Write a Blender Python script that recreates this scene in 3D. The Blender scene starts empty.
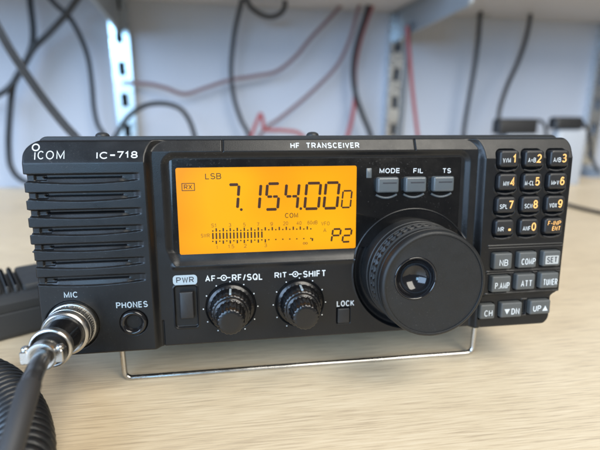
import bpy, math, random
import numpy as np
from mathutils import Vector, Matrix

random.seed(7)
rng = np.random.default_rng(7)
SC = bpy.context.scene
COL = SC.collection
MM = 0.001

# ------------------------------------------------------------------ camera
# panel frame (mm): X right, Y up the front panel, Z out of it towards the viewer
TILT = math.radians(4.5155)
CT, ST = math.cos(TILT), math.sin(TILT)
UPOFF = 70.26                                  # height of the panel centre over the desk, mm
CAMW = np.array([-36.395, -188.618, 126.937])  # mm, world
CAMR = np.array([[0.99003962, 0.03057855, -0.13742818],
                 [-0.14072679, 0.24395993, -0.95952046],
                 [0.00418623, 0.9693031, 0.24583322]])
FPX = 450.0
cam = bpy.data.cameras.new('camera')
camo = bpy.data.objects.new('camera', cam)
COL.objects.link(camo)
cam.sensor_width = 36.0
cam.lens = 36.0 * FPX / 600.0
cam.clip_start = 0.01
cam.clip_end = 50
M4 = Matrix.Identity(4)
for i in range(3):
    for j in range(3):
        M4[i][j] = CAMR[i, j]
    M4[i][3] = CAMW[i] * MM
camo.matrix_world = M4
cam.dof.use_dof = True
cam.dof.focus_distance = 0.188
cam.dof.aperture_fstop = 7.0
SC.camera = camo

# ------------------------------------------------------------------ light
W = bpy.data.worlds.new('World')
SC.world = W
W.use_nodes = True
W.node_tree.nodes['Background'].inputs[0].default_value = (0.85, 0.90, 1.0, 1)
W.node_tree.nodes['Background'].inputs[1].default_value = 0.17


def area(name, loc, target, sx, sy, power, col):
    l = bpy.data.lights.new(name, 'AREA')
    l.shape = 'RECTANGLE'
    l.size, l.size_y = sx, sy
    l.energy = power
    l.color = col
    o = bpy.data.objects.new(name, l)
    COL.objects.link(o)
    o.location = loc
    o.rotation_euler = (Vector(target) - Vector(loc)).to_track_quat('-Z', 'Y').to_euler()
    return o


area('window_light', (-1.95, -1.75, 0.9), (0, 0.15, 0.15), 2.4, 1.5, 120, (0.48, 0.69, 1.0))
area('upright_glint_light', (-0.62, -1.95, 0.52), (-0.1, 0.3, 0.15), 0.40, 0.5, 10, (0.36, 0.68, 1.0))  # added lamp for the left upright's glint and a bluer speaker panel
area('ceiling_light', (0.8, -1.45, 1.75), (0.15, 0.2, 0.0), 1.3, 1.9, 84, (1.0, 0.95, 0.85))
SC.view_settings.view_transform = 'Standard'
SC.view_settings.look = 'None'
SC.view_settings.exposure = 0.0
SC.view_settings.gamma = 1.0
SC.cycles.use_denoising = True


# ------------------------------------------------------------------ mapping helpers
WM = np.array([[1, 0, 0], [0, ST, -CT], [0, CT, ST]])      # panel -> world rotation
CP = WM.T @ (CAMW - np.array([0, 0, UPOFF]))               # camera in the panel frame


def ray(u, v):
    return CAMR @ np.array([(u - 300) / FPX, -(v - 225) / FPX, -1.0])


def P(u, v, z=0.0):
    """a point of the front panel (mm) measured on the photo, on the plane at depth z"""
    d = WM.T @ ray(u, v)
    s = (z - CP[2]) / d[2]
    q = CP + s * d
    return float(q[0]), float(q[1])


KW_ = 0.06                                     # the wall is turned a little against the radio


def atY(u, v, Y):
    """point on a plane parallel to the wall that crosses x = 0 at depth Y"""
    d = ray(u, v)
    return CAMW + d * ((Y + KW_ * CAMW[0] - CAMW[1]) / (d[1] - KW_ * d[0]))


def atZ(u, v, Z):
    d = ray(u, v)
    return CAMW + d * ((Z - CAMW[2]) / d[2])


BASE = (0.0, -55.0, -100.0)                                # panel point of the radio's empty


def V(x, y, z):
    return ((x - BASE[0]) * MM, -(z - BASE[2]) * MM, (y - BASE[1]) * MM)


def Wd(x, y, z):
    return (x * MM, y * MM, z * MM)


# ------------------------------------------------------------------ materials
def mat(name, col, rough=0.5, metal=0.0, bump=0.0, bscale=2500.0, var=0.0, vscale=60.0, spec=0.5, emit=None, estr=0.0, coat=0.0, dust=0.0):
    m = bpy.data.materials.new(name)
    m.use_nodes = True
    nt = m.node_tree
    b = nt.nodes['Principled BSDF']
    b.inputs['Base Color'].default_value = (*col, 1)
    b.inputs['Roughness'].default_value = rough
    b.inputs['Metallic'].default_value = metal
    b.inputs['Specular IOR Level'].default_value = spec
    b.inputs['Coat Weight'].default_value = coat
    if emit:
        b.inputs['Emission Color'].default_value = (*emit, 1)
        b.inputs['Emission Strength'].default_value = estr
    tc = nt.nodes.new('ShaderNodeTexCoord')
    if bump:
        n = nt.nodes.new('ShaderNodeTexNoise')
        n.inputs['Scale'].default_value = bscale
        n.inputs['Detail'].default_value = 3
        nt.links.new(tc.outputs['Object'], n.inputs['Vector'])
        bp = nt.nodes.new('ShaderNodeBump')
        bp.inputs['Strength'].default_value = bump
        bp.inputs['Distance'].default_value = 0.0001
        nt.links.new(n.outputs['Fac'], bp.inputs['Height'])
        nt.links.new(bp.outputs['Normal'], b.inputs['Normal'])
    if dust:
        nd = nt.nodes.new('ShaderNodeTexNoise')
        nd.inputs['Scale'].default_value = 1300
        nd.inputs['Detail'].default_value = 2
        nt.links.new(tc.outputs['Object'], nd.inputs['Vector'])
        ng = nt.nodes.new('ShaderNodeTexNoise')
        ng.inputs['Scale'].default_value = 45
        ng.inputs['Detail'].default_value = 5
        nt.links.new(tc.outputs['Object'], ng.inputs['Vector'])
        md = nt.nodes.new('ShaderNodeMath')
        md.operation = 'MULTIPLY_ADD'
        nt.links.new(ng.outputs['Fac'], md.inputs[0])
        md.inputs[1].default_value = 0.35
        nt.links.new(nd.outputs['Fac'], md.inputs[2])
        rd = nt.nodes.new('ShaderNodeMapRange')
        rd.inputs['From Min'].default_value = 0.86
        rd.inputs['From Max'].default_value = 0.95
        rd.inputs['To Max'].default_value = dust
        nt.links.new(md.outputs[0], rd.inputs['Value'])
        xd = nt.nodes.new('ShaderNodeMix')
        xd.data_type = 'RGBA'
        nt.links.new(rd.outputs['Result'], xd.inputs['Factor'])
        xd.inputs[6].default_value = (*col, 1)
        xd.inputs[7].default_value = (0.22, 0.21, 0.20, 1)
        nt.links.new(xd.outputs[2], b.inputs['Base Color'])
    if var:
        n2 = nt.nodes.new('ShaderNodeTexNoise')
        n2.inputs['Scale'].default_value = vscale
        n2.inputs['Detail'].default_value = 6
        n2.inputs['Roughness'].default_value = 0.65
        nt.links.new(tc.outputs['Object'], n2.inputs['Vector'])
        mr = nt.nodes.new('ShaderNodeMapRange')
        mr.inputs['From Min'].default_value = 0.3
        mr.inputs['From Max'].default_value = 0.7
        mr.inputs['To Min'].default_value = max(0.02, rough - var)
        mr.inputs['To Max'].default_value = min(1, rough + var)
        nt.links.new(n2.outputs['Fac'], mr.inputs['Value'])
        nt.links.new(mr.outputs['Result'], b.inputs['Roughness'])
    return m


M = {}
M['panel'] = mat('panel_plastic', (0.0065, 0.0068, 0.0075), 0.34, bump=0.28, bscale=2600, var=0.07, vscale=90, spec=0.34, dust=0.10)
M['window'] = mat('panel_gloss', (0.004, 0.0038, 0.0038), 0.2, bump=0.05, bscale=1500, var=0.06, vscale=120, spec=0.4, dust=0.10)
M['cover'] = mat('cover_paint', (0.014, 0.0145, 0.015), 0.5, bump=0.4, bscale=1800)
M['rubber'] = mat('key_rubber', (0.010, 0.010, 0.011), 0.46, bump=0.25, bscale=3000, var=0.06, dust=0.08)
M['grey'] = mat('button_grey', (0.070, 0.073, 0.071), 0.5, bump=0.25, bscale=3000, var=0.05)
M['gloss_grey'] = mat('button_gloss_grey', (0.075, 0.085, 0.09), 0.28, bump=0.05)
M['dial'] = mat('dial_rubber', (0.0105, 0.0108, 0.011), 0.48, bump=0.4, bscale=2800, var=0.1, vscale=140, spec=0.36, dust=0.06)
M['gloss'] = mat('gloss_black', (0.007, 0.007, 0.008), 0.15, dust=0.08)
M['knob'] = mat('knob_plastic', (0.0045, 0.0045, 0.005), 0.27, spec=0.5)
M['glass'] = mat('polished_black', (0.008, 0.008, 0.009), 0.11)
M['plate'] = mat('print_grey_plate', (0.36, 0.36, 0.34), 0.6)
M['relief'] = mat('strain_relief_plastic', (0.035, 0.035, 0.037), 0.22)
M['white'] = mat('print_white', (0.52, 0.54, 0.54), 0.6)
M['pale'] = mat('print_pale_blue', (0.29, 0.35, 0.385), 0.6)
M['orange'] = mat('print_orange', (0.83, 0.42, 0.12), 0.6)
M['ink'] = mat('print_dark', (0.02, 0.02, 0.025), 0.6)
M['black'] = mat('slot_black', (0.006, 0.006, 0.007), 0.8)
M['chrome'] = mat('nickel', (0.50, 0.49, 0.47), 0.30, metal=1, bump=0.12, bscale=900, var=0.07, vscale=300)
M['steel'] = mat('steel_wire', (0.50, 0.49, 0.47), 0.24, metal=1, var=0.08, vscale=200)
M['zinc'] = mat('zinc_plate', (0.72, 0.76, 0.78), 0.27, metal=1, bump=0.2, bscale=200, var=0.1, vscale=40)
M['bracket'] = mat('bracket_grey', (0.30, 0.33, 0.36), 0.45, metal=0.4, var=0.08, vscale=30)
M['seg'] = mat('lcd_segment', (0.035, 0.010, 0.002), 0.35)
M['segthin'] = mat('lcd_legend', (0.16, 0.050, 0.004), 0.35)
M['cable'] = mat('cable_black', (0.009, 0.010, 0.012), 0.42, var=0.08, vscale=200)
M['cablegrey'] = mat('cable_grey', (0.11, 0.12, 0.13), 0.5)
M['cablered'] = mat('cable_red', (0.26, 0.045, 0.05), 0.5)
M['cablebrown'] = mat('cable_mauve', (0.15, 0.085, 0.09), 0.5)
M['sleeve'] = mat('cable_sleeve', (0.030, 0.030, 0.032), 0.62, bump=0.3, bscale=1500)
M['micplastic'] = mat('mic_plastic', (0.03, 0.031, 0.032), 0.55, bump=0.4, bscale=1500, var=0.06)
M['white_plastic'] = mat('white_plastic', (0.36, 0.38, 0.41), 0.4)
M['adapter'] = mat('adapter_black', (0.008, 0.0085, 0.010), 0.5)
M['plugblue'] = mat('blue_grey_plastic', (0.22, 0.27, 0.34), 0.35)


def lcd_mat():
    m = mat('lcd_backlight', (0.02, 0.01, 0.002), 0.3, spec=0.25)
    nt = m.node_tree
    b = nt.nodes['Principled BSDF']
    n = nt.nodes.new('ShaderNodeTexNoise')
    n.inputs['Scale'].default_value = 28
    n.inputs['Detail'].default_value = 1
    tc = nt.nodes.new('ShaderNodeTexCoord')
    nt.links.new(tc.outputs['Object'], n.inputs['Vector'])
    sx = nt.nodes.new('ShaderNodeSeparateXYZ')
    nt.links.new(tc.outputs['Generated'], sx.inputs[0])

    def edge(sock):
        a_ = nt.nodes.new('ShaderNodeMath'); a_.operation = 'SUBTRACT'; a_.inputs[1].default_value = 0.5
        nt.links.new(sock, a_.inputs[0])
        b_ = nt.nodes.new('ShaderNodeMath'); b_.operation = 'ABSOLUTE'
        nt.links.new(a_.outputs[0], b_.inputs[0])
        c_ = nt.nodes.new('ShaderNodeMath'); c_.operation = 'POWER'; c_.inputs[1].default_value = 4
        nt.links.new(b_.outputs[0], c_.inputs[0])
        return c_
    ex, ez = edge(sx.outputs[0]), edge(sx.outputs[2])
    ad = nt.nodes.new('ShaderNodeMath'); ad.operation = 'ADD'
    nt.links.new(ex.outputs[0], ad.inputs[0]); nt.links.new(ez.outputs[0], ad.inputs[1])
    sb = nt.nodes.new('ShaderNodeMath'); sb.operation = 'MULTIPLY_ADD'; sb.inputs[1].default_value = -3.2
    nt.links.new(ad.outputs[0], sb.inputs[0]); nt.links.new(n.outputs['Fac'], sb.inputs[2])
    n = sb
    r = nt.nodes.new('ShaderNodeValToRGB')
    r.color_ramp.elements[0].position = 0.12
    r.color_ramp.elements[0].color = (1.0, 0.36, 0.0, 1)
    r.color_ramp.elements[1].position = 0.52
    r.color_ramp.elements[1].color = (1.0, 0.49, 0.0, 1)
    nt.links.new(n.outputs[0], r.inputs['Fac'])
    nt.links.new(r.outputs['Color'], b.inputs['Emission Color'])
    b.inputs['Emission Strength'].default_value = 1.0
    return m


M['lcd'] = lcd_mat()


def wood_mat():
    m = bpy.data.materials.new('pale_oak_laminate')
    m.use_nodes = True
    nt = m.node_tree
    b = nt.nodes['Principled BSDF']
    L = nt.links.new
    tc = nt.nodes.new('ShaderNodeTexCoord')
    mp = nt.nodes.new('ShaderNodeMapping')
    mp.inputs['Scale'].default_value = (24.0, 420, 1)
    mp.inputs['Rotation'].default_value = (0, 0, math.radians(-2.0))
    L(tc.outputs['Object'], mp.inputs['Vector'])
    n1 = nt.nodes.new('ShaderNodeTexNoise')
    n1.inputs['Scale'].default_value = 2.2
    n1.inputs['Detail'].default_value = 7
    n1.inputs['Roughness'].default_value = 0.78
    n1.inputs['Distortion'].default_value = 0.5
    L(mp.outputs['Vector'], n1.inputs['Vector'])
    mp2 = nt.nodes.new('ShaderNodeMapping')
    mp2.inputs['Scale'].default_value = (2.5, 26, 1)
    L(tc.outputs['Object'], mp2.inputs['Vector'])
    n2 = nt.nodes.new('ShaderNodeTexNoise')
    n2.inputs['Scale'].default_value = 2.0
    n2.inputs['Detail'].default_value = 4
    n2.inputs['Distortion'].default_value = 1.2
    L(mp2.outputs['Vector'], n2.inputs['Vector'])
    mx = nt.nodes.new('ShaderNodeMix')
    mx.data_type = 'FLOAT'
    mx.inputs['Factor'].default_value = 0.30
    L(n1.outputs['Fac'], mx.inputs[2])
    L(n2.outputs['Fac'], mx.inputs[3])
    mp3 = nt.nodes.new('ShaderNodeMapping')
    mp3.inputs['Scale'].default_value = (45.0, 1100, 1)
    L(tc.outputs['Object'], mp3.inputs['Vector'])
    n3 = nt.nodes.new('ShaderNodeTexNoise')
    n3.inputs['Scale'].default_value = 1.0
    n3.inputs['Detail'].default_value = 3
    L(mp3.outputs['Vector'], n3.inputs['Vector'])
    mx3 = nt.nodes.new('ShaderNodeMix')
    mx3.data_type = 'FLOAT'
    mx3.inputs['Factor'].default_value = 0.46
    L(mx.outputs[0], mx3.inputs[2])
    L(n3.outputs['Fac'], mx3.inputs[3])
    mx = mx3
    r = nt.nodes.new('ShaderNodeValToRGB')
    cr = r.color_ramp
    cr.elements[0].position = 0.37
    cr.elements[0].color = (0.47, 0.37, 0.255, 1)
    cr.elements[1].position = 0.60
    cr.elements[1].color = (0.75, 0.63, 0.45, 1)
    e = cr.elements.new(0.49)
    e.color = (0.67, 0.545, 0.37, 1)
    L(mx.outputs[0], r.inputs['Fac'])
    L(r.outputs['Color'], b.inputs['Base Color'])
    rr_ = nt.nodes.new('ShaderNodeMapRange')
    rr_.inputs['To Min'].default_value = 0.30
    rr_.inputs['To Max'].default_value = 0.52
    L(n2.outputs['Fac'], rr_.inputs['Value'])
    L(rr_.outputs['Result'], b.inputs['Roughness'])
    bp = nt.nodes.new('ShaderNodeBump')
    bp.inputs['Strength'].default_value = 0.25
    bp.inputs['Distance'].default_value = 0.0002
    L(n1.outputs['Fac'], bp.inputs['Height'])
    L(bp.outputs['Normal'], b.inputs['Normal'])
    return m


M['wood'] = wood_mat()


def wall_mat():
    m = mat('painted_wall', (0.41, 0.44, 0.50), 0.75, bump=0.5, bscale=60)
    return m


M['wall'] = wall_mat()
M['shelf'] = mat('shelf_laminate', (0.46, 0.46, 0.48), 0.5, bump=0.2, bscale=80)


# ------------------------------------------------------------------ object helpers
def obj(name, verts, faces, m, parent=None, smooth=None, label=None):
    me = bpy.data.meshes.new(name)
    me.from_pydata([tuple(v) for v in verts], [], faces)
    me.validate()
    me.materials.append(m)
    if smooth is not None:
        me.polygons.foreach_set('use_smooth', [True] * len(me.polygons))
        if smooth < 179:
            me.set_sharp_from_angle(angle=math.radians(smooth))
    me.update()
    o = bpy.data.objects.new(name, me)
    COL.objects.link(o)
    if parent:
        o.parent = parent
    if label:
        o['label'] = label
    return o


def thing(name, label, cat, loc=(0, 0, 0), rot=(0, 0, 0), group=None):
    o = bpy.data.objects.new(name, None)
    o.empty_display_size = 0.02
    COL.objects.link(o)
    o.location = loc
    o.rotation_euler = rot
    return tag(o, label, cat, group)


def tag(o, label, cat, group=None):
    o['label'] = label
    o['category'] = cat
    if group:
        o['group'] = group
    return o


class MB:
    def __init__(self, f=V):
        self.v, self.f, self.T = [], [], f

    def add(self, verts, faces, raw=False):
        b = len(self.v)
        self.v += [tuple(p) if raw else self.T(*p) for p in verts]
        self.f += [tuple(b + i for i in fc) for fc in faces]

    def build(self, name, m, parent=None, smooth=35, label=None):
        return obj(name, self.v, self.f, m, parent, smooth, label)

    # loft a list of closed loops (each list of 3d points), caps optional
    def loft(self, loops, cap0=False, cap1=True, closed=True, raw=False):
        n = len(loops[0])
        vs = [p for l in loops for p in l]
        fs = []
        for k in range(len(loops) - 1):
            for i in range(n if closed else n - 1):
                j = (i + 1) % n
                fs.append((k * n + i, k * n + j, (k + 1) * n + j, (k + 1) * n + i))
        if cap0:
            fs.append(tuple(range(n - 1, -1, -1)))
        if cap1:
            fs.append(tuple((len(loops) - 1) * n + i for i in range(n)))
        self.add(vs, fs, raw)

    def lathe(self, cx, cy, prof, n=64, cap0=False, cap1=True, rib=None):
        loops = []
        for k, (r, z) in enumerate(prof):
            l = []
            for i in range(n):
                a = 2 * math.pi * i / n
                rr = r * (rib(a, k) if rib else 1)
                l.append((cx + rr * math.cos(a), cy + rr * math.sin(a), z))
            loops.append(l)
        self.loft(loops, cap0, cap1)

    def rr(self, x0, x1, y0, y1, r, layers, n=6, cap0=False, dome=None):
        loops = []
        for ins, z in layers:
            loops.append([(x, y, z) for x, y in rr_outline(x0 + ins, x1 - ins, y0 + ins, y1 - ins, max(r - ins, 0.15), n)])
        self.loft(loops, cap0, True)

    def box(self, x0, x1, y0, y1, z0, z1):
        v = [(x0, y0, z0), (x1, y0, z0), (x1, y1, z0), (x0, y1, z0), (x0, y0, z1), (x1, y0, z1), (x1, y1, z1), (x0, y1, z1)]
        self.add(v, [(3, 2, 1, 0), (4, 5, 6, 7), (0, 1, 5, 4), (1, 2, 6, 5), (2, 3, 7, 6), (3, 0, 4, 7)])


def rr_outline(x0, x1, y0, y1, r, n=6):
    out = []
    for cx, cy, a0 in ((x1 - r, y1 - r, 0), (x0 + r, y1 - r, 90), (x0 + r, y0 + r, 180), (x1 - r, y0 + r, 270)):
        for k in range(n + 1):
            a = math.radians(a0 + 90 * k / n)
            out.append((cx + r * math.cos(a), cy + r * math.sin(a)))
    return out


def spline(pts, sub=10):
    pts = [np.array(p, float) for p in pts]
    if len(pts) == 2:
        return [pts[0] + (pts[1] - pts[0]) * t for t in np.linspace(0, 1, sub)]
    q = [2 * pts[0] - pts[1]] + pts + [2 * pts[-1] - pts[-2]]
    out = []
    for i in range(1, len(q) - 2):
        p0, p1, p2, p3 = q[i - 1], q[i], q[i + 1], q[i + 2]
        for k in range(sub):
            t = k / sub
            out.append(0.5 * ((2 * p1) + (-p0 + p2) * t + (2 * p0 - 5 * p1 + 4 * p2 - p3) * t * t + (-p0 + 3 * p1 - 3 * p2 + p3) * t ** 3))
    out.append(pts[-1])
    return out


def tube_loops(path, r, n=10):
    path = [np.array(p, float) for p in path]
    loops = []
    t = path[1] - path[0]
    t /= np.linalg.norm(t)
    ref = np.array([0, 0, 1.0]) if abs(t[2]) < 0.9 else np.array([1.0, 0, 0])
    u = np.cross(t, ref)
    u /= np.linalg.norm(u)
    for i, p in enumerate(path):
        a = path[min(i + 1, len(path) - 1)] - path[max(i - 1, 0)]
        a /= np.linalg.norm(a) + 1e-12
        u = u - a * np.dot(u, a)
        u /= np.linalg.norm(u) + 1e-12
        w = np.cross(a, u)
        rad = r(i / (len(path) - 1)) if callable(r) else r
        loops.append([p + rad * (math.cos(2 * math.pi * k / n) * u + math.sin(2 * math.pi * k / n) * w) for k in range(n)])
    return loops


def tube(mb, path, r, n=10):
    mb.loft([[tuple(q) for q in l] for l in tube_loops(path, r, n)], True, True)


# ---- lettering: a plain sans alphabet drawn in strokes, fitted to a box on the panel
def _arc(cx, cy, rx, ry, a0, a1, n=14):
    return [(cx + rx * math.cos(math.radians(a0 + (a1 - a0) * k / n)), cy + ry * math.sin(math.radians(a0 + (a1 - a0) * k / n))) for k in range(n + 1)]


_O = _arc(.5, .5, .5, .5, 90, 450, 28)
_Pb = [(0, 0), (0, 1), (.55, 1)] + _arc(.55, .74, .45, .26, 90, -90) + [(0, .48)]
_six = [_arc(.5, .31, .5, .31, 0, 360, 24), [(.90, .86)] + _arc(.52, .62, .42, .38, 60, 160, 8) + [(.0, .34)]]
GLYPH = {
    'A': [[(0, 0), (.5, 1), (1, 0)], [(.17, .32), (.83, .32)]],
    'B': [[(0, .52), (0, 1), (.58, 1)] + _arc(.58, .76, .36, .24, 90, -90) + [(0, .52)], [(0, .52), (.6, .52)] + _arc(.6, .26, .4, .26, 90, -90) + [(0, 0), (0, .52)]],
    'C': [_arc(.52, .5, .52, .5, 42, 318, 22)],
    'D': [[(0, .5), (0, 1), (.42, 1)] + _arc(.42, .5, .58, .5, 90, -90) + [(0, 0), (0, .5)]],
    'E': [[(1, 1), (0, 1), (0, 0), (1, 0)], [(0, .52), (.92, .52)]],
    'F': [[(1, 1), (0, 1), (0, 0)], [(0, .5), (.86, .5)]],
    'H': [[(0, 0), (0, 1)], [(1, 0), (1, 1)], [(0, .52), (1, .52)]],
    'I': [[(.5, 0), (.5, 1)]],
    'K': [[(0, 0), (0, 1)], [(.95, 1), (0, .36)], [(.30, .57), (1, 0)]],
    'L': [[(0, 1), (0, 0), (1, 0)]],
    'M': [[(0, 0), (0, 1), (.5, .12), (1, 1), (1, 0)]],
    'N': [[(0, 0), (0, 1), (1, 0), (1, 1)]],
    'O': [_O], 'P': [_Pb],
    'Q': [_O, [(.62, .30), (1, -.04)]],
    'R': [_Pb, [(.5, .48), (1, 0)]],
    'S': [_arc(.5, .745, .45, .255, 25, 270, 14) + _arc(.5, .255, .5, .255, 90, -155, 14)[1:]],
    ' ': [], 'T': [[(0, 1), (1, 1)], [(.5, 1), (.5, 0)]],
    'U': [[(0, 1), (0, .35)] + _arc(.5, .35, .5, .35, 180, 360) + [(1, 1)]],
    'V': [[(0, 1), (.5, 0), (1, 1)]],
    'W': [[(0, 1), (.24, 0), (.5, .92), (.76, 0), (1, 1)]],
    'X': [[(0, 0), (1, 1)], [(0, 1), (1, 0)]],
    'd': [_arc(.5, .33, .5, .33, 0, 360, 20), [(1, 0), (1, 1)]],
    '0': [_O], '1': [[(.0, .70), (.62, 1), (.62, 0)]],
    '2': [_arc(.5, .71, .48, .29, 165, -38, 14) + [(0, 0), (1, 0)]],
    '3': [_arc(.48, .755, .44, .245, 155, -90, 12) + _arc(.48, .26, .52, .26, 90, -155, 12)[1:]],
    '4': [[(.74, 0), (.74, 1), (0, .28), (1, .28)]],
    '5': [[(.92, 1), (.16, 1), (.08, .50)] + _arc(.48, .33, .52, .33, 128, -150, 16)],
    '6': _six, '9': [[(1 - x, 1 - y) for x, y in t] for t in _six],
    '7': [[(0, 1), (1, 1), (.38, 0)]],
    '8': [_arc(.5, .75, .42, .25, -90, 270, 20), _arc(.5, .25, .5, .25, 90, 450, 20)],
    '/': [[(0, 0), (1, 1)]], '-': [[(0, .42), (1, .42)]], '=': [[(0, .30), (1, .30)], [(0, .62), (1, .62)]],
    '.': [[(.5, 0), (.5, .10)]], '>': [[(.0, .15), (.9, .45), (.0, .75), (.0, .15)]],
}
CW = {'I': .01, 'M': 1.12, 'W': 1.35, '1': .55, '.': .02, '/': .5, '-': .5, '=': .75, '>': .6, 'E': .85, 'F': .82, 'L': .8, 'O': 1.1, 'Q': 1.1, 'C': 1.05, 'N': 1.0}
ZSTEP = [0]


def stroke(mb, pts, w, z, lift):
    p = [np.array(q, float) for q in pts]
    p = [q for i, q in enumerate(p) if i == 0 or np.linalg.norm(q - p[i - 1]) > 1e-6]
    closed = np.linalg.norm(p[0] - p[-1]) < 1e-6
    if closed:
        p = p[:-1]
    n = len(p)
    Lf, Rt = [], []
    for i in range(n):
        a = p[i] - p[i - 1] if (i > 0 or closed) else p[1] - p[0]
        b = p[(i + 1) % n] - p[i] if (i < n - 1 or closed) else p[-1] - p[-2]
        a = a / np.linalg.norm(a)
        b = b / np.linalg.norm(b)
        na, nb_ = np.array([-a[1], a[0]]), np.array([-b[1], b[0]])
        m = na + nb_
        L = np.linalg.norm(m)
        m = m / L if L > 1e-6 else na
        k = min(1.0 / max(0.3, float(m @ na)), 2.2)
        Lf.append(p[i] + m * w / 2 * k)
        Rt.append(p[i] - m * w / 2 * k)
    ZSTEP[0] = (ZSTEP[0] + 1) % 5
    q = np.array(Lf + Rt)
    Z = (z(q[:, 0], q[:, 1]) if callable(z) else np.full(len(q), float(z))) + lift + 0.006 * ZSTEP[0]
    fs = [(i, (i + 1) % n, n + (i + 1) % n, n + i) for i in range(n if closed else n - 1)]
    mb.add([(float(q[i, 0]), float(q[i, 1]), float(Z[i])) for i in range(len(q))], [f[::-1] for f in fs])


def text(mb, s, x0, x1, y0, y1, z, w=0.15, shear=0.0, gap=0.27, lift=0.06):
    """w: stroke width as a share of the letter height; gap: letter gap as a share of a letter width"""
    h = y1 - y0
    sw = w * h
    n = len(s)
    tot = sum(CW.get(c, 1.0) for c in s) + gap * (n - 1)
    unit = (x1 - x0 - n * sw) / max(tot, 0.2) if tot > 0.05 else 0
    x = x0
    for c in s:
        cw = CW.get(c, 1.0) * unit
        if c != ' ':
            for st in GLYPH[c]:
                pts = []
                for (px_, py_) in st:
                    X = x + sw / 2 + px_ * cw
                    Y = y0 + sw / 2 + py_ * (h - sw)
                    pts.append((X + shear * (Y - (y0 + y1) / 2), Y))
                stroke(mb, pts, sw, z, lift)
        x += cw + sw + gap * unit


def ptext(mb, s, u0, v0, u1, v1, z, zz=None, **k):
    """fit lettering between two measured corners of the panel (upper left, lower right)"""
    a, b = P(u0, v0, zz if zz is not None else z), P(u1, v1, zz if zz is not None else z)
    mid0 = P(u0, v1, zz if zz is not None else z)
    text(mb, s, a[0], b[0], (mid0[1] + b[1]) / 2, a[1] if abs(v0 - v1) < 0.1 else (a[1] + P(u1, v0, zz if zz is not None else z)[1]) / 2, z, **k)


def ring(mb, cx, cy, r0, r1, z, n=32):
    vs, fs = [], []
    for i in range(n):
        a = 2 * math.pi * i / n
        vs += [(cx + r0 * math.cos(a), cy + r0 * math.sin(a), z), (cx + r1 * math.cos(a), cy + r1 * math.sin(a), z)]
    for i in range(n):
        j = (i + 1) % n
        fs.append((2 * i, 2 * i + 1, 2 * j + 1, 2 * j))
    mb.add(vs, fs)


def disc(mb, cx, cy, r, z, n=14):
    mb.add([(cx + r * math.cos(2 * math.pi * i / n), cy + r * math.sin(2 * math.pi * i / n), z) for i in range(n)], [tuple(range(n))])


def poly(mb, pts, z):
    mb.add([(x, y, z) for x, y in pts], [tuple(range(len(pts)))])


# ------------------------------------------------------------------ front panel relief
def ss(a, b, v):
    t = np.clip((v - a) / (b - a), 0, 1)
    return t * t * (3 - 2 * t)


def sdrr(x, y, x0, x1, y0, y1, r):
    qx = np.abs(x - (x0 + x1) / 2) - (x1 - x0) / 2 + r
    qy = np.abs(y - (y0 + y1) / 2) - (y1 - y0) / 2 + r
    return np.minimum(np.maximum(qx, qy), 0) + np.hypot(np.maximum(qx, 0), np.maximum(qy, 0)) - r


GT = [31.9, 24.6, 17.5, 10.4, 3.4, -3.4, -10.6]
GB = [28.5, 21.4, 14.3, 7.3, 0.5, -6.8, -14.2]
KX = [86.7, 99.1, 111.7]
KY = [36.0, 25.5, 14.9, 4.3]
KW, KH = 9.6, 7.7
GREY = [('NB', 86.9, -11.8, 9.3, 7.8), ('COMP', 99.5, -11.7, 9.3, 7.8), ('SET', 112.0, -11.5, 9.2, 7.6),
        ('P.AMP', 86.9, -23.0, 9.8, 8.0), ('ATT', 99.4, -22.5, 9.8, 7.8), ('TUNER', 111.8, -22.4, 9.6, 7.8),
        ('CH', 81.2, -36.7, 7.6, 7.4), ('DN', 93.6, -36.5, 11.0, 7.6), ('UP', 108.7, -36.0, 10.8, 7.2)]
DC = (44.5, -15.3)
ZFR = -3.0
ZFL = -4.4
K1, K2 = (-40.4, -28.7), (-9.2, -28.5)
MIC = (-107.0, -32.0)
PH = (-82.0, -32.2)
YT, YB = 45.5, -45.6
XL, XR = -73.8, 76.7


def left_edge(y):
    x = np.full_like(y, -119.4)
    x = x - 0.8 * ss(-0.1, 0.2, y - 0.1)
    for t, b in list(zip(GT, GB))[:5]:
        g = ss(b - 0.15, b + 0.15, y) * ss(t + 0.15, t - 0.15, y)
        x = x + 0.8 * g
    k = np.clip((y - 38.5) / 7.05, 0, 1)
    x = x + 9.0 * (1 - np.sqrt(1 - k ** 2))
    k = np.clip((-43.6 - y) / 2.05, 0, 1)
    return x + 1.5 * (1 - np.sqrt(1 - k ** 2))


def right_edge(y):
    x = 120.2 - 0.9 * ss(36, -28, y)
    x = x - 3.8 * ss(-27.6, -31.6, y)
    k = np.clip((y - 40.0) / 5.55, 0, 1)
    x = x - 4.5 * (1 - np.sqrt(1 - k ** 2))
    k = np.clip((-40.9 - y) / 4.75, 0, 1)
    return x - 5.0 * (1 - np.sqrt(1 - k ** 2))


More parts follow.
